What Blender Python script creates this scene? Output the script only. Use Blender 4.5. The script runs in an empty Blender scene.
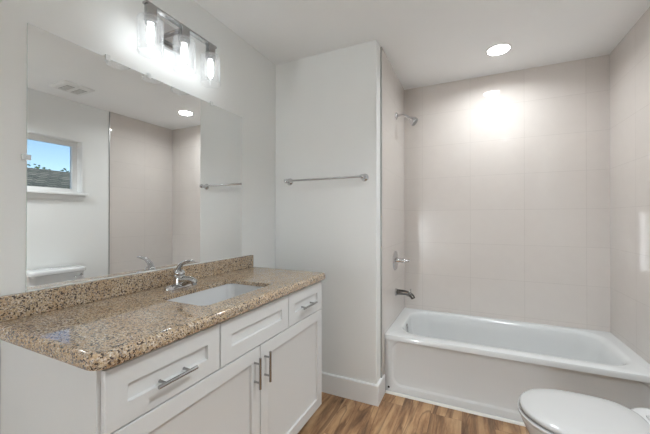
import bpy, bmesh, math, random
from mathutils import Vector, Matrix

random.seed(7)
SC = bpy.context.scene
COL = SC.collection
R = math.radians

# ------------------------------------------------------------------ camera
cam_data = bpy.data.cameras.new('camera')
cam_data.sensor_width = 36.0
cam_data.lens = 311.5 / 650 * 36.0
cam_data.clip_start = 0.02
cam = bpy.data.objects.new('camera', cam_data)
COL.objects.link(cam)
cam.location = (0, 0, 1.2407)
cam.rotation_euler = (R(90.277), 0, R(25.14))
SC.camera = cam

# ------------------------------------------------------------------ world and sun
world = bpy.data.worlds.new('sky')
SC.world = world
world.use_nodes = True
wn = world.node_tree
bg = wn.nodes['Background']
sky = wn.nodes.new('ShaderNodeTexSky')
sky.sky_type = 'NISHITA'
sky.sun_disc = False
sky.sun_elevation = R(48)
sky.sun_rotation = R(215)
sky.air_density = 1.0
sky.dust_density = 0.2
sky.ozone_density = 3.0
wn.links.new(sky.outputs[0], bg.inputs[0])
bg.inputs[1].default_value = 0.15

sun_data = bpy.data.lights.new('sun', 'SUN')
sun_data.energy = 2.6
sun_data.color = (1.0, 0.93, 0.82)
sun_data.angle = R(0.6)
sun = bpy.data.objects.new('sun', sun_data)
COL.objects.link(sun)
sun.rotation_euler = Vector((0.55, 0.45, -0.8)).to_track_quat('-Z', 'Y').to_euler()

SC.view_settings.view_transform = 'Standard'
SC.view_settings.look = 'None'
SC.view_settings.gamma = 1.0
SC.view_settings.use_curve_mapping = False
SC.view_settings.exposure = 0.47
BULB = 11.0          # vanity bulbs
DOWN_W = 5.6         # recessed downlight over the tub, watts
FILL_CAN_W = 20.0         # added fill can, out of view in front of the vanity
FILL_TUBE = 46.0          # added fill tube, out of view in the open room behind the camera

# ------------------------------------------------------------------ measurements (metres)
CEIL = 2.44
XW = -1.380          # left wall plane
XM = -1.374          # mirror glass plane
XT0, XT1 = -0.5625, 0.9166      # tiled faces of the tub alcove
XD0, XD1 = -0.5725, 0.9266      # painted faces beside the tile
YP = 2.03            # wall with the towel bar
YT = 2.135           # where the tile starts
YB = 2.94            # tiled back wall
YR = -3.2            # far wall of the open room behind the camera
YO = -0.60           # where the right wall ends and that room widens
XO = 3.2
YTUB, RIM = 2.205, 0.413


# ------------------------------------------------------------------ node helpers
def srgb(r, g, b):
    f = lambda c: (c / 255 / 12.92) if c / 255 <= 0.04045 else ((c / 255 + 0.055) / 1.055) ** 2.4
    return (f(r), f(g), f(b), 1.0)


def new_mat(name):
    m = bpy.data.materials.new(name)
    m.use_nodes = True
    nt = m.node_tree
    return m, nt, nt.nodes['Principled BSDF']


def node(nt, kind, **kw):
    n = nt.nodes.new(kind)
    for k, v in kw.items():
        if k.startswith('i_'):
            n.inputs[k[2:].replace('_', ' ')].default_value = v
        else:
            setattr(n, k, v)
    return n


def ramp(nt, src, stops, interp='LINEAR'):
    n = nt.nodes.new('ShaderNodeValToRGB')
    n.color_ramp.interpolation = interp
    els = n.color_ramp.elements
    while len(els) < len(stops):
        els.new(0.5)
    for e, (p, c) in zip(els, stops):
        e.position = p
        e.color = c if len(c) == 4 else (*c, 1)
    nt.links.new(src, n.inputs[0])
    return n.outputs[0]


def mix(nt, fac, a, b, blend='MIX'):
    n = nt.nodes.new('ShaderNodeMix')
    n.data_type = 'RGBA'
    n.blend_type = blend
    for sock, val in ((n.inputs[0], fac), (n.inputs[6], a), (n.inputs[7], b)):
        if hasattr(val, 'links'):
            nt.links.new(val, sock)
        else:
            sock.default_value = val
    return n.outputs[2]


def bump(nt, bsdf, height, strength=0.1, dist=0.002):
    b = node(nt, 'ShaderNodeBump')
    b.inputs['Strength'].default_value = strength
    b.inputs['Distance'].default_value = dist
    nt.links.new(height, b.inputs['Height'])
    nt.links.new(b.outputs[0], bsdf.inputs['Normal'])
    return b


def position(nt):
    return nt.nodes.new('ShaderNodeNewGeometry').outputs['Position']


def paint(name, col, rough=0.6, tex=0.05, scale=180, var=0.015):
    """painted surface: faint roller texture and the slightest unevenness of tone"""
    m, nt, b = new_mat(name)
    p = position(nt)
    n = node(nt, 'ShaderNodeTexNoise', i_Scale=scale, i_Detail=3.0)
    nt.links.new(p, n.inputs['Vector'])
    n2 = node(nt, 'ShaderNodeTexNoise', i_Scale=1.7, i_Detail=2.0)
    nt.links.new(p, n2.inputs['Vector'])
    lo = tuple(c * (1 - var) for c in col[:3])
    hi = tuple(min(1, c * (1 + var)) for c in col[:3])
    nt.links.new(ramp(nt, n2.outputs[0], [(0.3, lo), (0.7, hi)]), b.inputs['Base Color'])
    b.inputs['Roughness'].default_value = rough
    if tex:
        bump(nt, b, n.outputs[0], tex, 0.001)
    return m


def glossy(name, col, rough=0.15, coat=0.0, metal=0.0):
    m, nt, b = new_mat(name)
    p = position(nt)
    n = node(nt, 'ShaderNodeTexNoise', i_Scale=9.0, i_Detail=2.0)
    nt.links.new(p, n.inputs['Vector'])
    mr = node(nt, 'ShaderNodeMapRange')
    mr.inputs['To Min'].default_value = rough * 0.85
    mr.inputs['To Max'].default_value = rough * 1.15
    nt.links.new(n.outputs[0], mr.inputs[0])
    nt.links.new(mr.outputs[0], b.inputs['Roughness'])
    b.inputs['Base Color'].default_value = col
    b.inputs['Metallic'].default_value = metal
    b.inputs['Coat Weight'].default_value = coat
    b.inputs['Coat Roughness'].default_value = 0.05
    return m


def tile_mat(name, axis, u0):
    """glossy beige wall tile in straight-stacked courses"""
    m, nt, b = new_mat(name)
    p = position(nt)
    sep = node(nt, 'ShaderNodeSeparateXYZ')
    nt.links.new(p, sep.inputs[0])
    comb = node(nt, 'ShaderNodeCombineXYZ')
    au = node(nt, 'ShaderNodeMath', operation='SUBTRACT')
    au.inputs[1].default_value = u0
    nt.links.new(sep.outputs[axis], au.inputs[0])
    av = node(nt, 'ShaderNodeMath', operation='SUBTRACT')
    av.inputs[1].default_value = 0.737 - 2 * 0.2885
    nt.links.new(sep.outputs['Z'], av.inputs[0])
    nt.links.new(au.outputs[0], comb.inputs[0])
    nt.links.new(av.outputs[0], comb.inputs[1])
    br = node(nt, 'ShaderNodeTexBrick', offset=0.0, squash=1.0)
    br.inputs['Scale'].default_value = 1.0
    br.inputs['Brick Width'].default_value = 0.394
    br.inputs['Row Height'].default_value = 0.2885
    br.inputs['Mortar Size'].default_value = 0.0022
    br.inputs['Mortar Smooth'].default_value = 0.4
    br.inputs['Color1'].default_value = srgb(216, 209, 203)
    br.inputs['Color2'].default_value = srgb(213, 206, 200)
    br.inputs['Mortar'].default_value = srgb(203, 196, 190)
    nt.links.new(comb.outputs[0], br.inputs['Vector'])
    n = node(nt, 'ShaderNodeTexNoise', i_Scale=14.0, i_Detail=4.0)
    nt.links.new(p, n.inputs['Vector'])
    c = mix(nt, ramp(nt, n.outputs[0], [(0.35, (0, 0, 0)), (0.75, (0.35, 0.35, 0.35))]), br.outputs['Color'], srgb(219, 213, 207))
    nt.links.new(c, b.inputs['Base Color'])
    b.inputs['Roughness'].default_value = 0.028
    inv = node(nt, 'ShaderNodeMath', operation='SUBTRACT')
    inv.inputs[0].default_value = 1.0
    nt.links.new(br.outputs['Fac'], inv.inputs[1])
    n2 = node(nt, 'ShaderNodeTexNoise', i_Scale=2.5, i_Detail=0.0)
    nt.links.new(p, n2.inputs['Vector'])
    add = node(nt, 'ShaderNodeMath', operation='MULTIPLY_ADD')
    add.inputs[1].default_value = 0.6
    nt.links.new(n2.outputs[0], add.inputs[0])
    nt.links.new(inv.outputs[0], add.inputs[2])
    bump(nt, b, add.outputs[0], 0.10, 0.0006)
    return m


def granite_mat():
    m, nt, b = new_mat('speckled_granite')
    p = position(nt)
    v1 = node(nt, 'ShaderNodeTexVoronoi', i_Scale=330.0)
    v1.inputs['Randomness'].default_value = 1.0
    v2 = node(nt, 'ShaderNodeTexVoronoi', i_Scale=240.0)
    n1 = node(nt, 'ShaderNodeTexNoise', i_Scale=150.0, i_Detail=4.0, i_Roughness=0.6)
    n2 = node(nt, 'ShaderNodeTexNoise', i_Scale=14.0, i_Detail=3.0)
    for n in (v1, v2, n1, n2):
        nt.links.new(p, n.inputs['Vector'])
    s1 = node(nt, 'ShaderNodeSeparateColor')
    nt.links.new(v1.outputs['Color'], s1.inputs[0])
    s2 = node(nt, 'ShaderNodeSeparateColor')
    nt.links.new(v2.outputs['Color'], s2.inputs[0])
    base = ramp(nt, s1.outputs[0], [(0.0, srgb(188, 166, 136)), (0.35, srgb(208, 190, 164)), (0.62, srgb(166, 138, 104)), (0.8, srgb(224, 215, 200)), (0.93, srgb(132, 108, 84))], 'CONSTANT')
    warm = mix(nt, ramp(nt, n2.outputs[0], [(0.4, (0, 0, 0)), (0.65, (0.45, 0.45, 0.45))]), base, srgb(178, 144, 106))
    dark = ramp(nt, s2.outputs[1], [(0.0, (1, 1, 1)), (0.2, (0, 0, 0))], 'CONSTANT')
    c = mix(nt, dark, warm, srgb(70, 56, 47))
    grey = ramp(nt, s2.outputs[2], [(0.0, (1, 1, 1)), (0.13, (0, 0, 0))], 'CONSTANT')
    c = mix(nt, grey, c, srgb(150, 136, 124))
    vein = ramp(nt, n1.outputs[0], [(0.58, (0, 0, 0)), (0.68, (0.7, 0.7, 0.7))])
    c = mix(nt, vein, c, srgb(104, 84, 66))
    nt.links.new(c, b.inputs['Base Color'])
    b.inputs['Roughness'].default_value = 0.05
    b.inputs['IOR'].default_value = 1.9
    return m


def floor_mat():
    """rustic wood planks running away from the camera along y"""
    m, nt, b = new_mat('rustic_wood_planks')
    p = position(nt)
    sep = node(nt, 'ShaderNodeSeparateXYZ')
    nt.links.new(p, sep.inputs[0])
    comb = node(nt, 'ShaderNodeCombineXYZ')
    nt.links.new(sep.outputs['Y'], comb.inputs[0])
    nt.links.new(sep.outputs['X'], comb.inputs[1])
    mp = node(nt, 'ShaderNodeMapping')
    mp.inputs['Location'].default_value = (0.35, 0.055, 0)
    nt.links.new(comb.outputs[0], mp.inputs[0])
    br = node(nt, 'ShaderNodeTexBrick', offset=0.37, squash=1.0)
    br.inputs['Scale'].default_value = 1.0
    br.inputs['Brick Width'].default_value = 1.22
    br.inputs['Row Height'].default_value = 0.18
    br.inputs['Mortar Size'].default_value = 0.0008
    br.inputs['Mortar Smooth'].default_value = 0.2
    br.inputs['Color1'].default_value = (0, 0, 0, 1)
    br.inputs['Color2'].default_value = (1, 1, 1, 1)
    br.inputs['Mortar'].default_value = (0.5, 0.5, 0.5, 1)
    nt.links.new(mp.outputs[0], br.inputs['Vector'])
    rnd = br.outputs['Color']
    # grain coordinates: stretched along the plank, shifted by the plank's own random value
    sc = node(nt, 'ShaderNodeMapping')
    sc.inputs['Scale'].default_value = (1.0, 7.0, 1.0)
    nt.links.new(mp.outputs[0], sc.inputs[0])
    sh = node(nt, 'ShaderNodeVectorMath', operation='MULTIPLY_ADD')
    nt.links.new(rnd, sh.inputs[0])
    sh.inputs[1].default_value = (5.3, 9.1, 3.7)
    nt.links.new(sc.outputs[0], sh.inputs[2])
    g1 = node(nt, 'ShaderNodeTexNoise', i_Scale=1.9, i_Detail=5.0, i_Roughness=0.58, i_Distortion=0.5)
    g2 = node(nt, 'ShaderNodeTexNoise', i_Scale=14.0, i_Detail=5.0, i_Roughness=0.65)
    for g in (g1, g2):
        nt.links.new(sh.outputs[0], g.inputs['Vector'])
    kn_m = node(nt, 'ShaderNodeMapping')
    kn_m.inputs['Scale'].default_value = (0.55, 0.30, 1.0)
    nt.links.new(sh.outputs[0], kn_m.inputs[0])
    kn = node(nt, 'ShaderNodeTexVoronoi', i_Scale=7.0)
    nt.links.new(kn_m.outputs[0], kn.inputs['Vector'])
    base = ramp(nt, g1.outputs[0], [(0.33, srgb(84, 56, 36)), (0.43, srgb(146, 106, 72)), (0.52, srgb(188, 150, 110)), (0.72, srgb(208, 174, 134))])
    fine = ramp(nt, g2.outputs[0], [(0.35, srgb(150, 112, 78)), (0.6, srgb(205, 168, 128))])
    c = mix(nt, 0.28, base, fine)
    tone = ramp(nt, rnd, [(0.0, (0.88, 0.87, 0.86)), (1.0, (1.04, 1.03, 1.02))])
    c = mix(nt, 1.0, c, tone, 'MULTIPLY')
    streak_n = node(nt, 'ShaderNodeTexNoise', i_Scale=1.1, i_Detail=2.5, i_Roughness=0.5, i_Distortion=1.0)
    nt.links.new(sh.outputs[0], streak_n.inputs['Vector'])
    st = ramp(nt, streak_n.outputs[0], [(0.475, (0, 0, 0)), (0.5, (0.6, 0.6, 0.6)), (0.54, (0, 0, 0))])
    c = mix(nt, st, c, srgb(78, 48, 28))
    kd = ramp(nt, kn.outputs['Distance'], [(0.06, (0.9, 0.9, 0.9)), (0.2, (0, 0, 0))])
    c = mix(nt, kd, c, srgb(66, 42, 26))
    c = mix(nt, br.outputs['Fac'], c, srgb(100, 70, 46))
    nt.links.new(c, b.inputs['Base Color'])
    b.inputs['Roughness'].default_value = 0.42
    inv = node(nt, 'ShaderNodeMath', operation='SUBTRACT')
    inv.inputs[0].default_value = 1.0
    nt.links.new(br.outputs['Fac'], inv.inputs[1])
    bump(nt, b, inv.outputs[0], 0.4, 0.001)
    return m


def thin_glass(name, tint=(0.985, 0.99, 0.99), gain=1.0, milk=0.0):
    m = bpy.data.materials.new(name)
    m.use_nodes = True
    nt = m.node_tree
    nt.nodes.clear()
    out = nt.nodes.new('ShaderNodeOutputMaterial')
    tr = nt.nodes.new('ShaderNodeBsdfTransparent')
    tr.inputs[0].default_value = (*tint, 1)
    gl = nt.nodes.new('ShaderNodeBsdfGlossy')
    gl.inputs['Roughness'].default_value = 0.02
    n = nt.nodes.new('ShaderNodeTexNoise')
    n.inputs['Scale'].default_value = 40
    nt.links.new(position(nt), n.inputs['Vector'])
    bp = nt.nodes.new('ShaderNodeBump')
    bp.inputs['Strength'].default_value = 0.05
    nt.links.new(n.outputs[0], bp.inputs['Height'])
    nt.links.new(bp.outputs[0], gl.inputs['Normal'])
    lw = nt.nodes.new('ShaderNodeLayerWeight')
    lw.inputs['Blend'].default_value = 0.25
    mu = nt.nodes.new('ShaderNodeMath')
    mu.operation = 'MULTIPLY'
    mu.inputs[1].default_value = gain
    mu.use_clamp = True
    nt.links.new(lw.outputs['Fresnel'], mu.inputs[0])
    mx = nt.nodes.new('ShaderNodeMixShader')
    nt.links.new(mu.outputs[0], mx.inputs[0])
    nt.links.new(tr.outputs[0], mx.inputs[1])
    nt.links.new(gl.outputs[0], mx.inputs[2])
    if milk:
        df = nt.nodes.new('ShaderNodeBsdfTranslucent')
        df2 = nt.nodes.new('ShaderNodeBsdfDiffuse')
        ad = nt.nodes.new('ShaderNodeMixShader')
        ad.inputs[0].default_value = 0.5
        nt.links.new(df.outputs[0], ad.inputs[1])
        nt.links.new(df2.outputs[0], ad.inputs[2])
        m2 = nt.nodes.new('ShaderNodeMixShader')
        m2.inputs[0].default_value = milk
        nt.links.new(mx.outputs[0], m2.inputs[1])
        nt.links.new(ad.outputs[0], m2.inputs[2])
        mx = m2
    nt.links.new(mx.outputs[0], out.inputs[0])
    return m


def emit_mat(name, col, strength):
    m, nt, b = new_mat(name)
    b.inputs['Base Color'].default_value = (0.9, 0.9, 0.9, 1)
    b.inputs['Emission Color'].default_value = col
    b.inputs['Emission Strength'].default_value = strength
    return m


def mirror_mat():
    m, nt, b = new_mat('silvered_mirror')
    b.inputs['Base Color'].default_value = (0.83, 0.84, 0.835, 1)
    b.inputs['Metallic'].default_value = 1.0
    b.inputs['Roughness'].default_value = 0.0
    return m


def shingle_mat():
    m, nt, b = new_mat('grey_roof_shingles')
    p = position(nt)
    sep = node(nt, 'ShaderNodeSeparateXYZ')
    nt.links.new(p, sep.inputs[0])
    comb = node(nt, 'ShaderNodeCombineXYZ')
    nt.links.new(sep.outputs['Y'], comb.inputs[0])
    nt.links.new(sep.outputs['Z'], comb.inputs[1])
    br = node(nt, 'ShaderNodeTexBrick')
    br.inputs['Scale'].default_value = 1.0
    br.inputs['Brick Width'].default_value = 0.3
    br.inputs['Row Height'].default_value = 0.085
    br.inputs['Mortar Size'].default_value = 0.012
    br.inputs['Color1'].default_value = srgb(112, 110, 98)
    br.inputs['Color2'].default_value = srgb(150, 146, 130)
    br.inputs['Mortar'].default_value = srgb(52, 56, 54)
    nt.links.new(comb.outputs[0], br.inputs['Vector'])
    n = node(nt, 'ShaderNodeTexNoise', i_Scale=1.2, i_Detail=4.0)
    nt.links.new(p, n.inputs['Vector'])
    c = mix(nt, ramp(nt, n.outputs[0], [(0.4, (0, 0, 0)), (0.7, (0.6, 0.6, 0.6))]), br.outputs['Color'], srgb(70, 80, 66))
    nt.links.new(c, b.inputs['Base Color'])
    b.inputs['Roughness'].default_value = 0.9
    return m


def leaf_mat(name, a, c2):
    m, nt, b = new_mat(name)
    n = node(nt, 'ShaderNodeTexNoise', i_Scale=3.0, i_Detail=3.0)
    nt.links.new(position(nt), n.inputs['Vector'])
    nt.links.new(ramp(nt, n.outputs[0], [(0.35, a), (0.65, c2)]), b.inputs['Base Color'])
    b.inputs['Roughness'].default_value = 0.7
    return m


M = dict(
    wall=paint('wall_paint', srgb(238, 239, 237), 0.55, 0.04),
    ceil=paint('ceiling_paint', srgb(246, 247, 247), 0.75, 0.06),
    trim=paint('trim_enamel', srgb(236, 237, 236), 0.35, 0.0),
    cab=paint('cabinet_enamel', srgb(217, 218, 217), 0.38, 0.0, var=0.008),
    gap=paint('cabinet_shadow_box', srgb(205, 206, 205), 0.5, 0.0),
    tile_back=tile_mat('beige_tile_back', 'X', -0.007 - 4 * 0.394),
    tile_side=tile_mat('beige_tile_side', 'Y', YB - 6 * 0.394),
    granite=granite_mat(),
    floor=floor_mat(),
    chrome=glossy('chrome', (0.62, 0.62, 0.63, 1), 0.07, metal=1.0),
    nickel=glossy('brushed_nickel', (0.40, 0.40, 0.40, 1), 0.24, metal=1.0),
    steel=glossy('satin_tile_edge_metal', (0.46, 0.46, 0.45, 1), 0.3, metal=1.0),
    porcelain=glossy('white_porcelain', srgb(214, 215, 215), 0.07, coat=0.5),
    acrylic=glossy('white_tub_enamel', srgb(222, 224, 224), 0.12, coat=0.3),
    seat=glossy('white_seat_plastic', srgb(196, 196, 195), 0.12),
    plastic=glossy('white_plastic', srgb(232, 232, 230), 0.35),
    grille=glossy('shadowed_grille', srgb(150, 150, 148), 0.6),
    chrome_dark_reflection=glossy('chrome_dark_reflection', (0.16, 0.155, 0.15, 1), 0.12, metal=1.0),  # spout is chrome; its dark reflections are put into the base colour
    dark=glossy('dark_rubber', srgb(45, 42, 40), 0.5),
    caulk=paint('white_caulk', srgb(238, 236, 230), 0.5, 0.0),
    mirror=mirror_mat(),
    mirror_edge=glossy('mirror_glass_edge', srgb(215, 224, 220), 0.15),
    clip=glossy('clear_clip_plastic', srgb(226, 228, 226), 0.1),
    shade=thin_glass('clear_shade_glass', (0.99, 0.995, 0.995), gain=0.3, milk=0.07),
    pane=thin_glass('window_glass', (0.96, 0.98, 0.98), 0.8),
    bulb=emit_mat('lit_bulb', (0.92, 0.965, 1.0, 1), BULB),
    lens=emit_mat('lit_lens', (1.0, 1.0, 1.0, 1), 16.0),
    siding=paint('grey_siding', srgb(188, 186, 178), 0.8, 0.0),
    shingle=shingle_mat(),
    gutter=paint('gutter_paint', srgb(206, 206, 200), 0.5, 0.0),
    grass=leaf_mat('lawn', srgb(70, 96, 48), srgb(110, 130, 70)),
    leaf=leaf_mat('tree_leaves', srgb(44, 72, 36), srgb(96, 122, 70)),
    bark=paint('bark', srgb(92, 74, 58), 0.9, 0.0),
)


# ------------------------------------------------------------------ mesh helpers (all coordinates in world metres)
ORIGIN = {}


def finish(o, label=None, cat=None, group=None, kind=None):
    if label: o['label'] = label
    if cat: o['category'] = cat
    if group: o['group'] = group
    if kind: o['kind'] = kind
    return o


def thing(name, label, cat, loc, group=None):
    o = bpy.data.objects.new(name, None)
    o.empty_display_size = 0.1
    COL.objects.link(o)
    o.location = loc
    ORIGIN[o.name] = Vector(loc)
    return finish(o, label, cat, group)


def obj(name, bm, mat, parent=None, smooth=35, bevel=0.0, seg=2, origin=None):
    bmesh.ops.recalc_face_normals(bm, faces=bm.faces[:])
    if parent is not None:
        org = ORIGIN[parent.name]
    else:
        org = Vector(origin) if origin else Vector((0, 0, 0))
    bmesh.ops.translate(bm, verts=bm.verts[:], vec=-org)
    me = bpy.data.meshes.new(name)
    bm.to_mesh(me)
    bm.free()
    mats = mat if isinstance(mat, (list, tuple)) else [mat]
    for k in mats:
        me.materials.append(k)
    o = bpy.data.objects.new(name, me)
    COL.objects.link(o)
    if parent is not None:
        o.parent = parent
    else:
        o.location = org
    ORIGIN[o.name] = org
    if smooth:
        me.polygons.foreach_set('use_smooth', [True] * len(me.polygons))
        me.set_sharp_from_angle(angle=R(smooth))
    if bevel:
        md = o.modifiers.new('bevel', 'BEVEL')
        md.width = bevel
        md.segments = seg
        md.limit_method = 'ANGLE'
        md.angle_limit = R(40)
        md.harden_normals = True
    return o


def box(bm, x0, x1, y0, y1, z0, z1):
    v = [bm.verts.new((x, y, z)) for x in (x0, x1) for y in (y0, y1) for z in (z0, z1)]
    for f in ((0, 1, 3, 2), (4, 6, 7, 5), (0, 4, 5, 1), (2, 3, 7, 6), (0, 2, 6, 4), (1, 5, 7, 3)):
        bm.faces.new([v[i] for i in f])
    return bm


def boxes(*bs):
    bm = bmesh.new()
    for b in bs:
        box(bm, *b)
    return bm


def loft(bm, rings, cap0=True, cap1=True, closed=True):
    vs = [[bm.verts.new(p) for p in r] for r in rings]
    n = len(vs[0])
    for a, b in zip(vs, vs[1:]):
        for i in range(n if closed else n - 1):
            j = (i + 1) % n
            bm.faces.new((a[i], a[j], b[j], b[i]))
    if cap0: bm.faces.new(vs[0][::-1])
    if cap1: bm.faces.new(vs[-1])
    return vs


def rrect(x0, x1, y0, y1, r, k=6, rs=None):
    """rounded rectangle outline; 4*(k+1) points counter-clockwise; rs may give a radius per corner"""
    rs = rs or [r] * 4
    pts = []
    for (cx, cy, a0, rr) in ((x1, y1, 0, rs[0]), (x0, y1, 90, rs[1]), (x0, y0, 180, rs[2]), (x1, y0, 270, rs[3])):
        ox = cx - rr if cx == x1 else cx + rr
        oy = cy - rr if cy == y1 else cy + rr
        for i in range(k + 1):
            a = R(a0 + 90 * i / k)
            pts.append((ox + rr * math.cos(a), oy + rr * math.sin(a)))
    return pts


def frame(d):
    d = Vector(d).normalized()
    u = d.cross(Vector((0, 0, 1)))
    if u.length < 1e-4:
        u = Vector((1, 0, 0))
    u.normalize()
    return u, u.cross(d).normalized()


def lathe(bm, base, axis, prof, n=32, cap0=True, cap1=True):
    """prof: (distance along axis, radius)"""
    base, ax = Vector(base), Vector(axis).normalized()
    u, w = frame(ax)
    rings = []
    for t, r in prof:
        c = base + ax * t
        rings.append([c + (u * math.cos(2 * math.pi * i / n) + w * math.sin(2 * math.pi * i / n)) * max(r, 1e-5) for i in range(n)])
    loft(bm, rings, cap0, cap1)
    return bm


def cyl(bm, a, b, r, n=20):
    d = Vector(b) - Vector(a)
    return lathe(bm, a, d, [(0, r), (d.length, r)], n)


def tube(bm, pts, rad, n=14, flat=None):
    """swept tube; rad may be a number or one per point; flat=(su, sw) squeezes the section"""
    pts = [Vector(p) for p in pts]
    rad = rad if isinstance(rad, (list, tuple)) else [rad] * len(pts)
    rings = []
    u = None
    for i, p in enumerate(pts):
        d = (pts[min(i + 1, len(pts) - 1)] - pts[max(i - 1, 0)]).normalized()
        if u is None:
            u, w = frame(d)
        u = (u - d * u.dot(d)).normalized()
        w = d.cross(u)
        su, sw = flat if flat else (1, 1)
        rings.append([p + (u * math.cos(2 * math.pi * k / n) * su + w * math.sin(2 * math.pi * k / n) * sw) * rad[i] for k in range(n)])
    loft(bm, rings)
    return bm


def bezier(p0, p1, p2, p3, n=10):
    p0, p1, p2, p3 = map(Vector, (p0, p1, p2, p3))
    return [((1 - t) ** 3) * p0 + 3 * t * (1 - t) ** 2 * p1 + 3 * t * t * (1 - t) * p2 + t ** 3 * p3 for t in (i / n for i in range(n + 1))]


def struct(name, bm, mat, bevel=0.0, smooth=35):
    o = obj(name, bm, mat, None, smooth, bevel)
    o['kind'] = 'structure'
    return o


# ------------------------------------------------------------------ room shell
T = 0.12
WY0, WY1, WZ0, WZ1 = 0.930, 1.855, 1.500, 2.035      # window opening
struct('floor', boxes((XW - T, XD1 + T, YO, YB + T, -0.06, 0.0), (XW - T, XO + T, YR - T, YO, -0.06, 0.0)), M['floor'])
struct('ceiling', boxes((XW - T, XD1 + T, YO, YB + T, CEIL, CEIL + 0.08), (XW - T, XO + T, YR - T, YO, CEIL, CEIL + 0.08)), M['ceil'])
struct('wall_left', boxes((XW - T, XW, YR - T, YB + T, 0, CEIL)), M['wall'])
struct('wall_rear', boxes((XW, XO, YR - T, YR, 0, CEIL)), M['wall'])
struct('wall_partition', boxes((XW, XD0, YP, YB + T, 0, CEIL)), M['wall'], bevel=0.003)
struct('wall_right', boxes((XD1, XD1 + T, YO, WY0, 0, CEIL), (XD1 + T, XO + T, YO, YO + T, 0, CEIL), (XO, XO + T, YR - T, YO, 0, CEIL), (XD1, XD1 + T, WY1, YB + T, 0, CEIL),
                           (XD1, XD1 + T, WY0, WY1, 0, WZ0), (XD1, XD1 + T, WY0, WY1, WZ1, CEIL)), M['wall'])
struct('wall_back', boxes((XD0, XD1, YB, YB + T, 0, CEIL)), M['tile_back'])
struct('wall_tile_left', boxes((XD0, XT0, YT, YB, 0, CEIL)), M['tile_side'])
struct('wall_tile_right', boxes((XT1, XD1, YT, YB, 0, CEIL)), M['tile_side'])
struct('trim_1', boxes((XD0 - 0.001, XT0 + 0.001, YT - 0.006, YT, 0.135, CEIL - 0.001)), M['steel'])
struct('trim_2', boxes((XT1 - 0.001, XD1 + 0.001, YT - 0.006, YT, 0.135, CEIL - 0.001)), M['steel'])


def baseboard(name, *bs):
    o = struct(name, boxes(*bs), M['trim'], bevel=0.004)
    return o


BH = 0.135
bm = bmesh.new()
pl = [(XW, YP), (XD0, YP), (XD0, YTUB - 0.012)]
po = [(XW, YP - 0.016), (XD0 + 0.016, YP - 0.016), (XD0 + 0.016, YTUB - 0.012)]
pi_ = [(XW, YP - 0.011), (XD0 + 0.011, YP - 0.011), (XD0 + 0.011, YTUB - 0.012)]
prof = [(pl, 0.0), (po, 0.0), (po, BH - 0.006), (pi_, BH), (pl, BH)]
for s in range(2):
    a = [bm.verts.new((*p[s], z)) for p, z in prof]
    b = [bm.verts.new((*p[s + 1], z)) for p, z in prof]
    for i in range(5):
        j = (i + 1) % 5
        bm.faces.new((a[i], a[j], b[j], b[i]))
    if s == 0: bm.faces.new(a)
    else: bm.faces.new(b[::-1])
bmesh.ops.remove_doubles(bm, verts=bm.verts[:], dist=1e-6)
struct('baseboard_partition', bm, M['trim'])
baseboard('baseboard_left', (XW, XW + 0.016, 1.725, YP - 0.016, 0, BH), (XW, XW + 0.016, YR, 0.455, 0, BH))
baseboard('baseboard_right', (XD1 - 0.016, XD1, YO, YTUB - 0.012, 0, BH))
baseboard('baseboard_rear', (XW + 0.016, XO, YR, YR + 0.016, 0, BH))

# white bead along the foot of the tub
bm = bmesh.new()
n = 6
rings = []
for x in (XD0 + 0.0165, XT1 + 0.008):
    rings.append([(x, YTUB + 0.002, 0.0), (x, YTUB - 0.012, 0.0)] + [(x, YTUB - 0.012 + 0.014 * (1 - math.cos(R(90 * i / n))), 0.014 * math.sin(R(90 * i / n))) for i in range(1, n + 1)])
loft(bm, rings)
struct('trim_3', bm, M['caulk'])

# ---- window with its casing, frame, pane, stool and apron
bm = bmesh.new()
CW = 0.012
box(bm, XD1 - 0.012, XD1, WY0 - CW, WY0, WZ0, WZ1)
box(bm, XD1 - 0.012, XD1, WY1, WY1 + CW, WZ0, WZ1)
box(bm, XD1 - 0.012, XD1, WY0 - CW, WY1 + CW, WZ1, WZ1 + 0.012)
win = struct('window_1', bm, M['trim'], bevel=0.003)


def frame_ring(x0, x1, y0, y1, z0, z1, w):
    """one closed rectangular frame with mitred corners"""
    bm = bmesh.new()
    ring = lambda x, q: [(x, y0 + q, z0 + q), (x, y1 - q, z0 + q), (x, y1 - q, z1 - q), (x, y0 + q, z1 - q)]
    loft(bm, [ring(x0, 0), ring(x1, 0), ring(x1, w), ring(x0, w), ring(x0, 0)], False, False)
    bmesh.ops.remove_doubles(bm, verts=bm.verts[:], dist=1e-6)
    return bm


obj('jamb', frame_ring(XD1 + 0.0005, XD1 + T, WY0, WY1, WZ0, WZ1, 0.004), M['trim'], win, smooth=0)
fx0, fx1 = XD1 + 0.068, XD1 + 0.112
obj('sash_frame', frame_ring(fx0, fx1, WY0 + 0.0042, WY1 - 0.0042, WZ0 + 0.0042, WZ1 - 0.0042, 0.042), M['plastic'], win, smooth=0)
obj('pane', boxes((fx0 + 0.024, fx0 + 0.027, WY0 + 0.03, WY1 - 0.03, WZ0 + 0.03, WZ1 - 0.03)), M['pane'], win)
obj('window_stool', boxes((XD1 - 0.045, XD1 + 0.012, WY0 - CW - 0.036, WY1 + CW + 0.036, WZ0 - 0.024, WZ0)), M['trim'], win, bevel=0.004)
obj('window_apron', boxes((XD1 - 0.016, XD1, WY0 - CW, WY1 + CW, WZ0 - 0.07, WZ0 - 0.024)), M['trim'], win, bevel=0.003)

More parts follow.
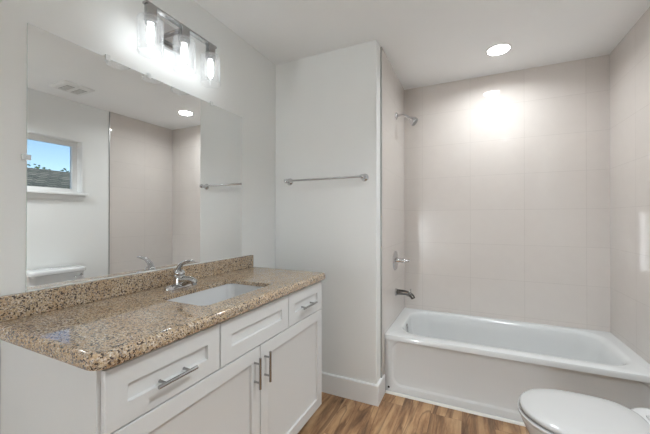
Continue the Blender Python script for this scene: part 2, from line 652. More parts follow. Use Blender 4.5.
# ------------------------------------------------------------------ vanity cabinet
CY0, CY1 = 0.463, 1.722
XF = -0.848          # carcass front; fronts stand proud of it
FT = 0.019           # thickness of drawer and door fronts
van = thing('vanity_cabinet', 'white shaker vanity cabinet with two doors and three drawer fronts under the granite worktop', 'cabinet', (-1.10, 1.09, 0))
bm = boxes((XW + 0.001, XW + 0.007, CY0 + 0.018, CY1 - 0.018, 0.10, 0.868),
           (XW + 0.007, XF - 0.018, CY0 + 0.018, CY1 - 0.018, 0.10, 0.118),
           (XF - 0.018, XF, CY0 + 0.018, CY0 + 0.05, 0.10, 0.868), (XF - 0.018, XF, CY1 - 0.05, CY1 - 0.018, 0.10, 0.868),
           (XF - 0.018, XF, 1.085, 1.13, 0.14, 0.67), (XF - 0.018, XF, CY0 + 0.05, CY1 - 0.05, 0.10, 0.14),
           (XF - 0.018, XF, CY0 + 0.05, CY1 - 0.05, 0.67, 0.71), (XF - 0.018, XF, CY0 + 0.05, CY1 - 0.05, 0.84, 0.868),
           (XF - 0.018, XF, 0.846, 0.89, 0.71, 0.84), (XF - 0.018, XF, 1.316, 1.36, 0.71, 0.84))
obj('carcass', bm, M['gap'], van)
for y0, y1 in ((CY0, CY0 + 0.018), (CY1 - 0.018, CY1)):
    bm = bmesh.new()
    prof = [(XW + 0.001, 0.0), (XF - 0.07, 0.0), (XF - 0.07, 0.10), (XF, 0.10), (XF, 0.868), (XW + 0.001, 0.868)]
    loft(bm, [[(x, y, z) for x, z in prof] for y in (y0, y1)])
    p = obj('side_panel', bm, M['cab'], van, bevel=0.0015)
    if y0 == CY0:
        obj('scribe_strip', boxes((XW + 0.001, XW + 0.02, CY0 - 0.008, CY0 - 0.0002, 0.0, 0.868)), M['cab'], p, bevel=0.0015)
obj('toe_kick', boxes((XF - 0.085, XF - 0.07, CY0 + 0.018, CY1 - 0.018, 0.0, 0.10)), M['cab'], van)


def shaker(name, y0, y1, z0, z1, stile, parent):
    """one recessed-panel front facing +x"""
    bm = bmesh.new()
    xb, xf = XF + 0.001, XF + FT
    e = 0.0015
    rings = []
    for ins, x in ((0, xb), (0, xf - e), (e, xf), (stile - 0.001, xf), (stile + 0.0015, xf - 0.010), (stile + 0.003, xf - 0.0105)):
        rings.append([(x, y0 + ins, z0 + ins), (x, y1 - ins, z0 + ins), (x, y1 - ins, z1 - ins), (x, y0 + ins, z1 - ins)])
    loft(bm, rings)
    return obj(name, bm, M['cab'], parent, smooth=25)


def pull(parent, y, z, length, vertical):
    x0 = XF + FT - 0.001
    xb = XF + FT + 0.030
    h = length / 2
    d = Vector((0, 0, 1)) if vertical else Vector((0, 1, 0))
    c = Vector((xb, y, z))
    bm = bmesh.new()
    lathe(bm, c - d * h, d, [(0, 0.0048), (0.0008, 0.0056), (length - 0.0008, 0.0056), (length, 0.0048)], 18)
    for s in (-1, 1):
        q = c + d * s * (h - 0.026)
        lathe(bm, (x0, q.y, q.z), (1, 0, 0), [(0, 0.0052), (0.004, 0.0042), (xb - x0, 0.0042)], 14)
    return obj('handle', bm, M['nickel'], parent)


ZD0, ZD1 = 0.694, 0.858
for y0, y1, hl in ((CY0 + 0.010, 0.8655, 0.137), (0.8705, 1.3355, None), (1.3405, CY1 - 0.003, 0.150)):
    nm = 'drawer' if hl else 'false_drawer_front'
    d = shaker(nm, y0, y1, ZD0, ZD1, 0.058, van)
    if hl:
        pull(d, (y0 + y1) / 2 + (-0.002 if y0 < 0.6 else -0.010), 0.763, hl, False)
dl = shaker('door', CY0 + 0.010, 1.1045, 0.108, ZD0 - 0.005, 0.058, van)
pull(dl, 1.066, 0.592, 0.131, True)
dr = shaker('door', 1.1095, CY1 - 0.003, 0.108, ZD0 - 0.005, 0.058, van)
pull(dr, 1.138, 0.591, 0.133, True)

# ------------------------------------------------------------------ granite worktop with sink cut-out and backsplash
GZ0, GZ1 = 0.869, 0.911
GX0, GX1, GY0, GY1 = XW + 0.001, -0.803, 0.437, 1.738
SX0, SX1, SY0, SY1 = -1.180, -0.905, 0.868, 1.308
top = thing('countertop', 'speckled beige and brown granite worktop with low backsplash on the white vanity', 'countertop', (-1.10, 1.09, GZ0))


def ring3(pts, z):
    return [(x, y, z) for x, y in pts]


def outer(ins):
    rf = max(0.045 - ins, 0.004)
    return rrect(GX0, GX1 - ins, GY0 + ins, GY1 - ins, 0, 8, rs=[max(0.028 - ins, 0.004), 0.002, 0.002, rf])


def hole(g):
    return rrect(SX0 - g, SX1 + g, SY0 - g, SY1 + g, 0.035 + g, 8)


bm = bmesh.new()
GZS = GZ1 - 0.020
rings = [ring3(hole(0), GZS), ring3(hole(0), GZ1 - 0.002), ring3(hole(0.002), GZ1)]
rr = 0.016
rings.append(ring3(hole(0.006), GZ1))
rings.append(ring3(outer(rr + 0.004), GZ1))
for i in range(6):
    a = R(90 * i / 5)
    rings.append(ring3(outer(rr * (1 - math.sin(a))), GZ1 - rr * (1 - math.cos(a))))
rings.append(ring3(outer(0), GZ0 + 0.010))
rings.append(ring3(outer(0.003), GZ0 + 0.003))
rings.append(ring3(outer(0.010), GZ0))
rings.append(ring3(rrect(GX0 + 0.001, GX1 - 0.038, GY0 + 0.045, GY1 - 0.038, 0.003, 8), GZ0))
rings.append(ring3(rrect(GX0 + 0.001, GX1 - 0.038, GY0 + 0.045, GY1 - 0.038, 0.003, 8), GZS))
rings.append(rings[0])
loft(bm, rings, False, False)
bmesh.ops.remove_doubles(bm, verts=bm.verts[:], dist=1e-5)
obj('slab', bm, M['granite'], top, smooth=40)
obj('backsplash', boxes((XW + 0.001, XM + 0.020, GY0 + 0.002, 1.731, GZ1, 0.990)), M['granite'], top, bevel=0.003)

# ------------------------------------------------------------------ undermount sink
sink = thing('sink', 'white rectangular undermount sink basin set in the granite worktop', 'sink', ((SX0 + SX1) / 2, (SY0 + SY1) / 2, 0.73))
bm = bmesh.new()
ZS = GZS - 0.0005
rings = [ring3(rrect(SX0 - 0.028, SX1 + 0.028, SY0 - 0.028, SY1 + 0.028, 0.05, 8), ZS - 0.012),
         ring3(rrect(SX0 - 0.028, SX1 + 0.028, SY0 - 0.028, SY1 + 0.028, 0.05, 8), ZS),
         ring3(hole(0.004), ZS), ring3(hole(0.002), ZS - 0.006)]
for ins, z in ((0.004, -0.04), (0.014, -0.09), (0.030, -0.122), (0.055, -0.138), (0.09, -0.143), (0.115, -0.146)):
    rings.append(ring3(rrect(SX0 + ins, SX1 - ins, SY0 + ins, SY1 - ins, 0.035 if ins < 0.02 else 0.022, 8), ZS + z))
loft(bm, rings, False, True)
obj('basin', bm, M['porcelain'], sink, smooth=50)
sx, sy = (SX0 + SX1) / 2, (SY0 + SY1) / 2
bm = lathe(bmesh.new(), (sx, sy, ZS - 0.147), (0, 0, 1), [(0, 0.024), (0.004, 0.023), (0.005, 0.019), (0.003, 0.017), (0.004, 0.010), (0.007, 0.0)], 28)
obj('drain', bm, M['chrome'], sink)

# ------------------------------------------------------------------ sink faucet
FX, FY = -1.266, 1.058
fa = thing('faucet', 'chrome single lever faucet behind the white sink', 'faucet', (FX, FY, GZ1))
bm = bmesh.new()
zb = GZ1 + 0.0005
rings = []
for ins, z in ((0.0, 0), (0.0, 0.006), (0.004, 0.013), (0.012, 0.018), (0.020, 0.020)):
    rings.append(ring3(rrect(FX - 0.027 + ins, FX + 0.027 - ins, FY - 0.080 + ins, FY + 0.080 - ins, max(0.0265 - ins, 0.004), 8), zb + z))
loft(bm, rings)
obj('base_plate', bm, M['chrome'], fa, smooth=60)
bm = lathe(bmesh.new(), (FX, FY, zb + 0.012), (0, 0, 1), [(0, 0.032), (0.010, 0.030), (0.030, 0.027), (0.040, 0.026), (0.047, 0.023), (0.050, 0.016)], 28)
obj('body', bm, M['chrome'], fa, smooth=50)
bm = tube(bmesh.new(), bezier((FX + 0.004, FY, zb + 0.024), (FX + 0.04, FY, zb + 0.036), (FX + 0.07, FY, zb + 0.046), (FX + 0.100, FY, zb + 0.034), 12),
          [0.0235, 0.0235, 0.023, 0.0225, 0.022, 0.021, 0.020, 0.019, 0.018, 0.017, 0.016, 0.015, 0.014], 18)
lathe(bm, (FX + 0.092, FY, zb + 0.041), (0.25, 0, -1), [(0, 0.0115), (0.022, 0.0115), (0.024, 0.010)], 18)
obj('spout', bm, M['chrome'], fa, smooth=50)
bm = lathe(bmesh.new(), (FX, FY, zb + 0.060), (0, 0, 1), [(0, 0.022), (0.006, 0.0245), (0.014, 0.023), (0.022, 0.016), (0.025, 0.004)], 28)
tube(bm, bezier((FX - 0.022, FY, zb + 0.052), (FX - 0.016, FY, zb + 0.108), (FX + 0.030, FY, zb + 0.134), (FX + 0.092, FY, zb + 0.128), 12),
     [0.017, 0.0165, 0.016, 0.015, 0.014, 0.0135, 0.013, 0.0125, 0.0125, 0.0125, 0.012, 0.011, 0.007], 16, flat=(1.1, 0.6))
obj('lever', bm, M['chrome'], fa, smooth=50)

# ------------------------------------------------------------------ mirror
MY0, MY1, MZ0, MZ1 = 0.5306, 1.6317, 0.993, 1.911
mir = thing('mirror', 'large frameless wall mirror above the granite backsplash', 'mirror', (XM, 1.081, MZ0))
bm = boxes((XM - 0.005, XM, MY0, MY1, MZ0, MZ1))
bm.normal_update()
for f in bm.faces:
    f.material_index = 0 if f.normal.x > 0.9 or f.calc_center_median().x > XM - 1e-4 else 1
obj('glass', bm, [M['mirror'], M['mirror_edge']], mir, smooth=0)


def clip(y, z, side):
    bm = bmesh.new()
    if side == 'top':
        box(bm, XW + 0.0005, XM + 0.004, y - 0.009, y + 0.009, z + 0.0005, z + 0.014)
        box(bm, XM + 0.0002, XM + 0.004, y - 0.009, y + 0.009, z - 0.010, z + 0.002)
        lathe(bm, (XM + 0.004, y, z + 0.007), (1, 0, 0), [(0, 0.004), (0.002, 0.003)], 12)
    else:
        box(bm, XW + 0.0005, XM + 0.004, y - 0.014, y - 0.0005, z - 0.009, z + 0.009)
        box(bm, XM + 0.0002, XM + 0.004, y - 0.002, y + 0.010, z - 0.009, z + 0.009)
        lathe(bm, (XM + 0.004, y - 0.007, z), (1, 0, 0), [(0, 0.004), (0.002, 0.003)], 12)
    obj('clip', bm, M['clip'], mir, bevel=0.001)


for yy in (0.79, 0.974, 1.365):
    clip(yy, MZ1, 'top')
clip(MY0, 1.45, 'side')
obj('bottom_channel', boxes((XW + 0.0005, XM + 0.003, MY0 - 0.002, MY1 + 0.002, 0.9905, MZ0 + 0.002)), M['clip'], mir)

# ------------------------------------------------------------------ vanity light
LX, LYC, LZ = -1.262, 1.078, 2.163
lamp = thing('vanity_light', 'chrome three bulb wall light with clear glass cylinder shades above the mirror', 'wall light', (XW, LYC, 2.15))
obj('backplate', boxes((XW, XW + 0.022, LYC - 0.062, LYC + 0.062, 2.085, 2.205)), M['chrome'], lamp, bevel=0.003)
obj('bar', boxes((LX - 0.014, LX + 0.014, LYC - 0.205, LYC + 0.200, LZ, LZ + 0.010)), M['nickel'], lamp, bevel=0.0015)
bm = boxes((XW + 0.02, LX - 0.010, LYC - 0.011, LYC + 0.011, LZ - 0.004, LZ + 0.006))
obj('arm', bm, M['chrome'], lamp, bevel=0.0015)
for dy in (-0.176, 0.0, 0.168):
    y = LYC + dy
    bm = lathe(bmesh.new(), (LX, y, LZ + 0.001), (0, 0, -1), [(0, 0.0245), (0.040, 0.0245), (0.042, 0.027), (0.064, 0.027), (0.066, 0.024), (0.078, 0.022)], 28)
    obj('socket', bm, M['nickel'], lamp)
    bm = lathe(bmesh.new(), (LX, y, LZ - 0.050), (0, 0, -1),
               [(0, 0.0275), (0.001, 0.044), (0.006, 0.050), (0.014, 0.0515), (0.150, 0.0515), (0.152, 0.0530), (0.155, 0.0515), (0.153, 0.0490), (0.014, 0.0490), (0.008, 0.047), (0.004, 0.042), (0.003, 0.0275)], 40, False, False)
    obj('shade', bm, M['shade'], lamp, smooth=50)
    bm = lathe(bmesh.new(), (LX, y, LZ - 0.078), (0, 0, -1),
               [(0, 0.010), (0.010, 0.0125), (0.030, 0.0150), (0.060, 0.0150), (0.080, 0.012), (0.090, 0.007), (0.094, 0.0)], 24)
    obj('bulb', bm, M['bulb'], lamp, smooth=60)

# ------------------------------------------------------------------ towel bar
TZ = 1.519
yb_ = YP - 0.058
tb = thing('towel_bar', 'chrome towel bar with round posts on the painted wall beside the tub', 'towel bar', (-0.95, YP, TZ))
bm = cyl(bmesh.new(), (-1.245, yb_, TZ), (-0.652, yb_, TZ), 0.0075, 18)
obj('bar', bm, M['chrome'], tb)
for x in (-1.245, -0.652):
    bm = lathe(bmesh.new(), (x, YP - 0.0005, TZ), (0, -1, 0), [(0, 0.026), (0.006, 0.026), (0.010, 0.022), (0.013, 0.017), (0.020, 0.013), (0.040, 0.0115), (0.046, 0.0145), (0.056, 0.0165), (0.066, 0.0150), (0.071, 0.009), (0.0725, 0.0)], 28)
    obj('post', bm, M['chrome'], tb, smooth=50)

# ------------------------------------------------------------------ shower head, valve, tub spout
SY = 2.588
sh = thing('shower_head', 'chrome shower head on a bent arm high on the tiled wall', 'shower head', (XT0, SY, 2.09))
obj('flange', lathe(bmesh.new(), (XT0 + 0.0005, SY, 2.092), (1, 0, 0), [(0, 0.030), (0.004, 0.029), (0.010, 0.020), (0.013, 0.010)], 28), M['chrome'], sh, smooth=60)
obj('arm', tube(bmesh.new(), bezier((XT0 + 0.002, SY, 2.092), (XT0 + 0.055, SY, 2.098), (XT0 + 0.080, SY, 2.090), (XT0 + 0.108, SY, 2.056), 12), 0.0095, 16), M['chrome'], sh, smooth=60)
ax = Vector((0.74, 0, -0.67)).normalized()
p0 = Vector((XT0 + 0.100, SY, 2.066))
hd = obj('head', lathe(bmesh.new(), p0, ax, [(0, 0.011), (0.010, 0.014), (0.020, 0.0145), (0.026, 0.018), (0.048, 0.033), (0.066, 0.036), (0.072, 0.035)], 32), M['chrome'], sh, smooth=40)
bm = lathe(bmesh.new(), p0 + ax * 0.072, ax, [(0, 0.031), (0.003, 0.030)], 32)
u, w = frame(ax)
for rr_, k in ((0.010, 6), (0.020, 12), (0.027, 16)):
    for i in range(k):
        a = 2 * math.pi * i / k
        lathe(bm, p0 + ax * 0.074 + (u * math.cos(a) + w * math.sin(a)) * rr_, ax, [(0, 0.0018), (0.004, 0.0012)], 6)
obj('spray_face', bm, M['grille'], hd)

VY, VZ = 2.541, 0.900
va = thing('tub_valve', 'round chrome tub valve with lever handle on the tiled wall', 'valve', (XT0, VY, VZ))
obj('escutcheon', lathe(bmesh.new(), (XT0 + 0.0005, VY, VZ), (1, 0, 0), [(0, 0.080), (0.003, 0.080), (0.009, 0.074), (0.014, 0.050), (0.016, 0.030)], 40), M['chrome'], va, smooth=40)
bm = lathe(bmesh.new(), (XT0 + 0.014, VY, VZ), (1, 0, 0), [(0, 0.024), (0.018, 0.022), (0.024, 0.018), (0.040, 0.017), (0.060, 0.0195), (0.066, 0.017), (0.069, 0.0)], 28)
tube(bm, bezier((XT0 + 0.066, VY, VZ), (XT0 + 0.085, VY, VZ - 0.002), (XT0 + 0.105, VY, VZ + 0.004), (XT0 + 0.118, VY, VZ + 0.002), 8), [0.013, 0.012, 0.011, 0.0105, 0.0105, 0.011, 0.012, 0.0115, 0.008], 14)
obj('handle', bm, M['chrome'], va, smooth=50)

PY, PZ = 2.560, 0.640
sp = thing('tub_spout', 'chrome tub spout with dark reflections put into its colour and a drop nose above the tub rim', 'spout', (XT0, PY, PZ))
bm = bmesh.new()
path = bezier((XT0 + 0.0005, PY, PZ), (XT0 + 0.07, PY, PZ + 0.004), (XT0 + 0.125, PY, PZ + 0.004), (XT0 + 0.142, PY, PZ - 0.040), 14)
tube(bm, path, [0.023, 0.0225, 0.022, 0.0215, 0.021, 0.0205, 0.020, 0.0195, 0.019, 0.0187, 0.0185, 0.018, 0.0178, 0.0175, 0.017], 20, flat=(0.95, 1.0))
finish(obj('body', bm, M['chrome_dark_reflection'], sp, smooth=50), 'chrome spout body with dark reflections put into its colour')
obj('wall_collar', lathe(bmesh.new(), (XT0 + 0.0003, PY, PZ), (1, 0, 0), [(0, 0.031), (0.008, 0.031), (0.011, 0.028)], 28), M['chrome'], sp)
obj('diverter_knob', lathe(bmesh.new(), (XT0 + 0.122, PY, PZ + 0.010), (0, 0, 1), [(0, 0.004), (0.016, 0.004), (0.018, 0.0075), (0.024, 0.0075), (0.026, 0.004)], 16), M['chrome'], sp)

# ------------------------------------------------------------------ bathtub
tub = thing('bathtub', 'white alcove bathtub with a recessed front apron between the tiled walls', 'bathtub', (0.177, 2.57, 0))
K = 10
tx0, tx1, ty0, ty1 = XT0 + 0.001, XT1 - 0.001, YTUB, YB - 0.001


def tubring(x0, x1, y0, y1, r, z):
    return ring3(rrect(x0, x1, y0, y1, r, K), z)


bm = bmesh.new()
rings = [tubring(tx0, tx1, ty0 + 0.020, ty1, 0.001, 0.05),
         tubring(tx0, tx1, ty0 + 0.020, ty1, 0.001, RIM - 0.035),
         tubring(tx0, tx1, ty0, ty1, 0.001, RIM - 0.035),
         tubring(tx0, tx1, ty0, ty1, 0.001, RIM - 0.012),
         tubring(tx0, tx1, ty0 + 0.004, ty1, 0.001, RIM - 0.003),
         tubring(tx0, tx1, ty0 + 0.012, ty1, 0.001, RIM)]
ix0, ix1, iy0, iy1 = tx0 + 0.075, tx1 - 0.060, ty0 + 0.075, ty1 - 0.040
for ins, dz, r in ((0, 0, 0.16), (0.006, -0.002, 0.157), (0.013, -0.010, 0.152), (0.020, -0.030, 0.148), (0.030, -0.10, 0.145), (0.045, -0.20, 0.14), (0.062, -0.27, 0.13), (0.09, -0.315, 0.12), (0.14, -0.332, 0.10), (0.22, -0.338, 0.07)):
    # the head end (right) slopes more than the drain end
    rings.append(tubring(ix0 + ins * 0.7, ix1 - ins * 2.2, iy0 + ins, iy1 - ins, r, RIM + dz))
loft(bm, rings, False, True)
obj('basin', bm, M['acrylic'], tub, smooth=45)

# apron: flat face with a shallow rounded recess
bm = bmesh.new()
ya = ty0 + 0.006


def apr(ins_l, ins_b, ins_r, ins_t, r, y):
    return [(x, y, z) for x, z in rrect(tx0 + ins_l, tx1 - ins_r, 0.001 + ins_b, RIM - 0.034 - ins_t, r, K)]


rings = [apr(0, 0, 0, 0, 0.001, ya + 0.03), apr(0, 0, 0, 0, 0.001, ya + 0.001), apr(0.001, 0, 0.001, 0, 0.001, ya),
         apr(0.045, 0.052, 0.045, 0.004, 0.070, ya), apr(0.050, 0.057, 0.050, 0.006, 0.066, ya + 0.002), apr(0.058, 0.064, 0.058, 0.008, 0.060, ya + 0.009), apr(0.064, 0.069, 0.064, 0.010, 0.056, ya + 0.011)]
loft(bm, rings, True, True)
obj('apron', bm, M['acrylic'], tub, smooth=50)
obj('overflow_plate', lathe(bmesh.new(), (ix0 + 0.016, 2.565, RIM - 0.058), (1, 0, 0.12), [(0, 0.036), (0.006, 0.035), (0.010, 0.028), (0.011, 0.0)], 28), M['chrome'], tub, smooth=50)
obj('drain', lathe(bmesh.new(), (ix0 + 0.30, 2.565, RIM - 0.339), (0, 0, 1), [(0, 0.034), (0.004, 0.033), (0.006, 0.026), (0.012, 0.02), (0.014, 0.0)], 24), M['chrome'], tub)
obj('access_clip', lathe(bmesh.new(), (tx0 + 0.026, ya + 0.001, 0.040), (0, -1, 0), [(0, 0.008), (0.003, 0.007), (0.004, 0.0)], 16), M['dark'], tub)

# ------------------------------------------------------------------ toilet
TY = 1.570
tf = 0.180            # front tip
toi = thing('toilet', 'white toilet with closed lid in front of the bathtub', 'toilet', (0.55, TY, 0))


def egg(front, back, halfw, z, n=48, xc=None, sq=2.0, yb=None):
    """oval outline, pointed a little towards -x"""
    xc = xc if xc is not None else front + (back - front) * 0.52
    pts = []
    for i in range(n):
        t = 2 * math.pi * i / n
        c, s = math.cos(t), math.sin(t)
        e = 2.0 / (2.15 if c < 0 else sq)
        cx = math.copysign(abs(c) ** e, c)
        sx_ = math.copysign(abs(s) ** (2.0 / 2.15 if c < 0 else e), s)
        x = xc + (cx * (xc - front) if c < 0 else cx * (back - xc))
        pts.append((x, TY + sx_ * halfw, z))
    return pts


bm = bmesh.new()
loft(bm, [egg(0.33, 0.80, 0.105, 0.001, sq=3.2), egg(0.325, 0.805, 0.108, 0.02, sq=3.2), egg(0.335, 0.80, 0.098, 0.06, sq=3.2), egg(0.33, 0.80, 0.098, 0.1500, sq=3),
          egg(0.295, 0.80, 0.112, 0.2100, sq=3), egg(0.245, 0.82, 0.145, 0.2800, sq=3), egg(0.210, 0.86, 0.172, 0.3530, sq=3.4), egg(0.193, 0.90, 0.184, 0.3900, sq=4), egg(0.190, 0.905, 0.186, 0.4060, sq=4), egg(0.195, 0.90, 0.182, 0.4140, sq=4), egg(0.215, 0.88, 0.16, 0.4150, sq=4)])
obj('bowl', bm, M['porcelain'], toi, smooth=60)
bm = bmesh.new()
sb = 0.615
loft(bm, [egg(tf + 0.016, sb, 0.174, 0.4170, sq=3.2), egg(tf + 0.001, sb + 0.004, 0.190, 0.4205, sq=3.2), egg(tf, sb + 0.004, 0.191, 0.4310, sq=3.2), egg(tf + 0.006, sb, 0.185, 0.4350, sq=3.2)])
obj('seat', bm, M['seat'], toi, smooth=60)
bm = bmesh.new()
loft(bm, [egg(tf + 0.022, sb, 0.169, 0.4395, sq=3.2), egg(tf + 0.007, sb + 0.004, 0.184, 0.4430, sq=3.2), egg(tf + 0.006, sb + 0.004, 0.185, 0.4510, sq=3.2), egg(tf + 0.010, sb, 0.181, 0.4565, sq=3.2),
          egg(tf + 0.016, sb - 0.01, 0.173, 0.4605, sq=3.2), egg(tf + 0.06, sb - 0.05, 0.13, 0.4640, sq=3), egg(tf + 0.14, sb - 0.13, 0.06, 0.4650, sq=2.5)])
obj('lid', bm, M['seat'], toi, smooth=60)
bm = bmesh.new()
loft(bm, [ring3(rrect(0.585 + q, 0.905 - q, TY - 0.181 + q, TY + 0.181 - q, 0.07, 8), z) for q, z in ((0.03, 0.33), (0.004, 0.385), (0, 0.40), (0, 0.440), (0.004, 0.4500), (0.012, 0.4545), (0.022, 0.4555))])
obj('tank_deck', bm, M['porcelain'], toi, smooth=50)
for s in (-1, 1):
    bm = boxes((0.625, 0.665, TY + s * 0.075 - 0.02, TY + s * 0.075 + 0.02, 0.4540, 0.463))
    obj('hinge', bm, M['seat'], toi, bevel=0.006, seg=3)
bm = bmesh.new()
tk0, tk1 = 0.696, 0.908


def tank(ins, z, r=0.035):
    return ring3(rrect(tk0 + ins, tk1 - ins * 0.3, TY - 0.212 + ins, TY + 0.212 - ins, r, 6), z)


loft(bm, [tank(0.020, 0.4560), tank(0.008, 0.463), tank(0.006, 0.48), tank(0.004, 0.70), tank(0.003, 0.728)])
obj('tank', bm, M['porcelain'], toi, smooth=50)
bm = bmesh.new()
loft(bm, [tank(-0.004, 0.7285), tank(-0.010, 0.733), tank(-0.011, 0.752), tank(-0.007, 0.764), tank(0.004, 0.770), tank(0.03, 0.772)])
obj('tank_lid', bm, M['porcelain'], toi, smooth=50)
bm = lathe(bmesh.new(), (tk0 + 0.006, TY + 0.175, 0.692), (-1, 0, 0), [(0, 0.014), (0.006, 0.013), (0.010, 0.008), (0.020, 0.008)], 18)
tube(bm, [(tk0 - 0.013, TY + 0.180, 0.692), (tk0 - 0.017, TY + 0.15, 0.689), (tk0 - 0.019, TY + 0.105, 0.684)], [0.006, 0.0065, 0.008], 12, flat=(1, 0.7))
obj('flush_lever', bm, M['chrome'], toi, smooth=50)

# ------------------------------------------------------------------ ceiling: downlight, added fill lights and exhaust fan
def downlight(x, y, label, watts, group=None, spread=160):
    d = thing('recessed_downlight', label, 'ceiling light', (x, y, CEIL), group)
    obj('trim_ring', lathe(bmesh.new(), (x, y, CEIL + 0.001), (0, 0, -1), [(0, 0.083), (0.003, 0.082), (0.006, 0.074), (0.004, 0.068)], 40), M['plastic'], d, smooth=50)
    obj('lens', lathe(bmesh.new(), (x, y, CEIL - 0.002), (0, 0, -1), [(0, 0.070), (0.004, 0.068), (0.006, 0.05), (0.0065, 0.0)], 40), M['lens'], d, smooth=60)
    ld = bpy.data.lights.new('downlight_lamp', 'AREA')
    ld.shape = 'DISK'
    ld.size = 0.13
    ld.spread = R(spread)
    ld.energy = watts
    ld.color = (0.915, 0.965, 1.0)
    lo = bpy.data.objects.new('downlight_lamp', ld)
    COL.objects.link(lo)
    lo.parent = d
    lo.location = (0, 0, -0.0105)
    return d


downlight(0.178, 2.520, 'lit round recessed ceiling light over the bathtub', DOWN_W)


def fill_can(x, y, watts, label):
    """added fill light, a surface can out of view: a dark baffle hides the lens"""
    d = thing('fill_downlight', label, 'ceiling light', (x, y, CEIL))
    obj('housing', lathe(bmesh.new(), (x, y, CEIL - 0.0005), (0, 0, -1), [(0, 0.112), (0.085, 0.112), (0.087, 0.109), (0.085, 0.104), (0.016, 0.104), (0.014, 0.09)], 40), M['plastic'], d, smooth=50)
    obj('baffle', lathe(bmesh.new(), (x, y, CEIL - 0.016), (0, 0, -1), [(0, 0.1035), (0.066, 0.1035)], 40, False, False), M['dark'], d)
    obj('lens', lathe(bmesh.new(), (x, y, CEIL - 0.012), (0, 0, -1), [(0, 0.1), (0.004, 0.098), (0.005, 0.0)], 40), M['lens'], d, smooth=60)
    ld = bpy.data.lights.new('downlight_lamp', 'AREA')
    ld.shape = 'DISK'
    ld.size = 0.18
    ld.energy = watts
    ld.color = (0.915, 0.965, 1.0)
    lo = bpy.data.objects.new('downlight_lamp', ld)
    COL.objects.link(lo)
    lo.parent = d
    lo.location = (0, 0, -0.020)


fill_can(0.45, 0.85, FILL_CAN_W, 'added fill downlight out of view over the floor in front of the vanity')


def fill_tube(x, y, z0, z1, r, strength, label):  # added out of view to brighten the room from behind the camera
    g = thing('fill_tube', label, 'lamp', (x, y, 0))
    obj('base', lathe(bmesh.new(), (x, y, 0.0005), (0, 0, 1), [(0, r), (z0 - 0.01, r), (z0 - 0.004, r * 0.9)], 32), M['nickel'], g)
    obj('fill_tube_glow', lathe(bmesh.new(), (x, y, z0 - 0.003), (0, 0, 1), [(0, r * 0.9), (0.01, r), (z1 - z0 - 0.01, r), (z1 - z0, r * 0.8)], 32), emit_mat('fill_opal_tube', (0.90, 0.955, 1.0, 1), strength), g)
    obj('cap', lathe(bmesh.new(), (x, y, z1 - 0.002), (0, 0, 1), [(0, r), (0.02, r), (0.024, r * 0.8)], 32), M['nickel'], g)


fill_tube(-1.325, -2.60, 0.20, 1.35, 0.044, FILL_TUBE, 'added slim fill tube by the left wall, out of view behind the camera')

vx0, vx1, vy0, vy1 = 0.432, 0.682, 1.475, 1.722
fan = thing('exhaust_fan', 'square white exhaust fan grille on the ceiling, seen in the mirror', 'exhaust fan', ((vx0 + vx1) / 2, (vy0 + vy1) / 2, CEIL))
bm = bmesh.new()
rings = []
for ins, z in ((0, CEIL - 0.0005), (0, CEIL - 0.006), (0.012, CEIL - 0.016), (0.03, CEIL - 0.020)):
    rings.append(ring3(rrect(vx0 + ins, vx1 - ins, vy0 + ins, vy1 - ins, 0.012, 4), z))
loft(bm, rings)
obj('cover', bm, M['plastic'], fan)
for y0, y1 in ((vy0 + 0.045, vy0 + 0.105), (vy0 + 0.142, vy0 + 0.202)):
    g = obj('grille', boxes((vx0 + 0.05, vx1 - 0.05, y0, y1, CEIL - 0.0225, CEIL - 0.0195)), M['grille'], fan)
    bm = bmesh.new()
    for i in range(5):
        yy = y0 + 0.006 + i * 0.012
        box(bm, vx0 + 0.05, vx1 - 0.05, yy - 0.0015, yy + 0.0015, CEIL - 0.0255, CEIL - 0.0222)
    obj('louver', bm, M['plastic'], g)

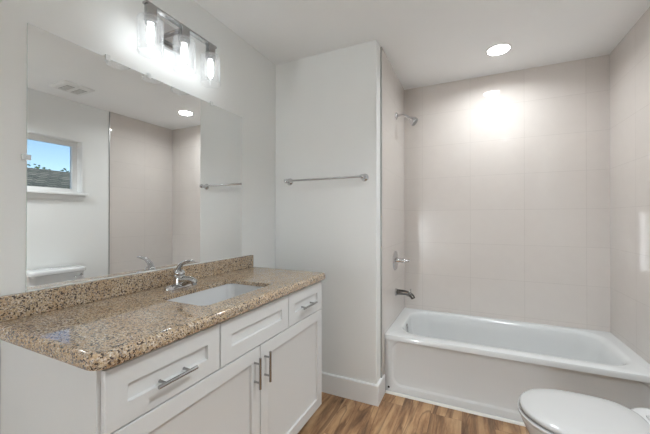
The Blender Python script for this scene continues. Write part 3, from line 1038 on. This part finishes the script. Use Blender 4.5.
# ------------------------------------------------------------------ outside the window
GZ = -0.45
finish(obj('lawn', boxes((XD1 + T, 40, -25, 30, GZ - 0.1, GZ)), M['grass'], None), None, None, None, 'structure')
hx, hy0, hy1 = 7.2, -6.0, 12.5
ho = thing('neighbour_house', 'neighbouring house with grey shingle roof outside the window, seen in the mirror', 'house', (hx + 3, 3.0, GZ))
obj('wall', boxes((hx + 0.45, hx + 6.5, hy0 + 0.4, hy1 - 0.4, GZ + 0.001, 2.05)), M['siding'], ho)
bm = bmesh.new()
ez, rz, rx = 1.98, 2.95, hx + 3.5
sec = [(hx, ez), (rx, rz), (2 * rx - hx, ez), (2 * rx - hx, ez - 0.12), (rx, rz - 0.14), (hx, ez - 0.12)]
loft(bm, [[(x, y, z) for x, z in sec] for y in (hy0, hy1)])
obj('roof', bm, M['shingle'], ho, smooth=0)
obj('gutter', boxes((hx - 0.11, hx - 0.001, hy0, hy1, ez - 0.13, ez - 0.01)), M['gutter'], ho, bevel=0.02)


def tree(name, x, y, h, cr, label, nleaf, bare=False):
    t = thing(name, label, 'tree', (x, y, GZ))
    rng = random.Random(int(x * 31 + y * 7))
    bm = tube(bmesh.new(), [(x, y, GZ), (x + 0.05, y, GZ + h * 0.4), (x - 0.03, y + 0.04, GZ + h * 0.75)], [0.13, 0.10, 0.05], 10)
    obj('trunk', bm, M['bark'], t)
    bm = bmesh.new()
    for i in range(9):
        a = i * 2.4
        z0 = GZ + h * (0.45 + 0.035 * i)
        e = (x + math.cos(a) * cr * 0.8, y + math.sin(a) * cr * 0.8, z0 + h * 0.12)
        tube(bm, [(x, y, z0), ((x + e[0]) / 2, (y + e[1]) / 2, (z0 + e[2]) / 2 - 0.08), e], [0.022, 0.014, 0.006], 7)
    obj('branches', bm, M['bark'], t)
    bm = bmesh.new()
    zc = GZ + h * 0.78
    for i in range(nleaf):
        v = Vector((rng.gauss(0, 1), rng.gauss(0, 1), rng.gauss(0, 0.8)))
        v = v.normalized() * cr * (0.45 + 0.6 * rng.random())
        c = Vector((x, y, zc)) + v
        s = 0.05 + 0.05 * rng.random()
        q = Matrix.Rotation(rng.random() * 6.28, 3, 'Z') @ Matrix.Rotation(rng.random() * 3.1, 3, 'X')
        bm.faces.new([bm.verts.new(c + q @ Vector(p)) for p in ((-s, 0, 0), (0, -s * 0.5, 0.02), (s, 0, 0), (0, s * 0.5, 0.02))])
    obj('foliage', bm, M['leaf'], t, smooth=0)


tree('tree', 16.8, 9.20, 4.60, 0.75, 'leafy green tree rising behind the neighbouring roof, right in the mirror', 900)
tree('tree', 15.0, 7.20, 4.75, 0.50, 'thin sparsely leaved tree above the neighbouring roof, left in the mirror', 160)
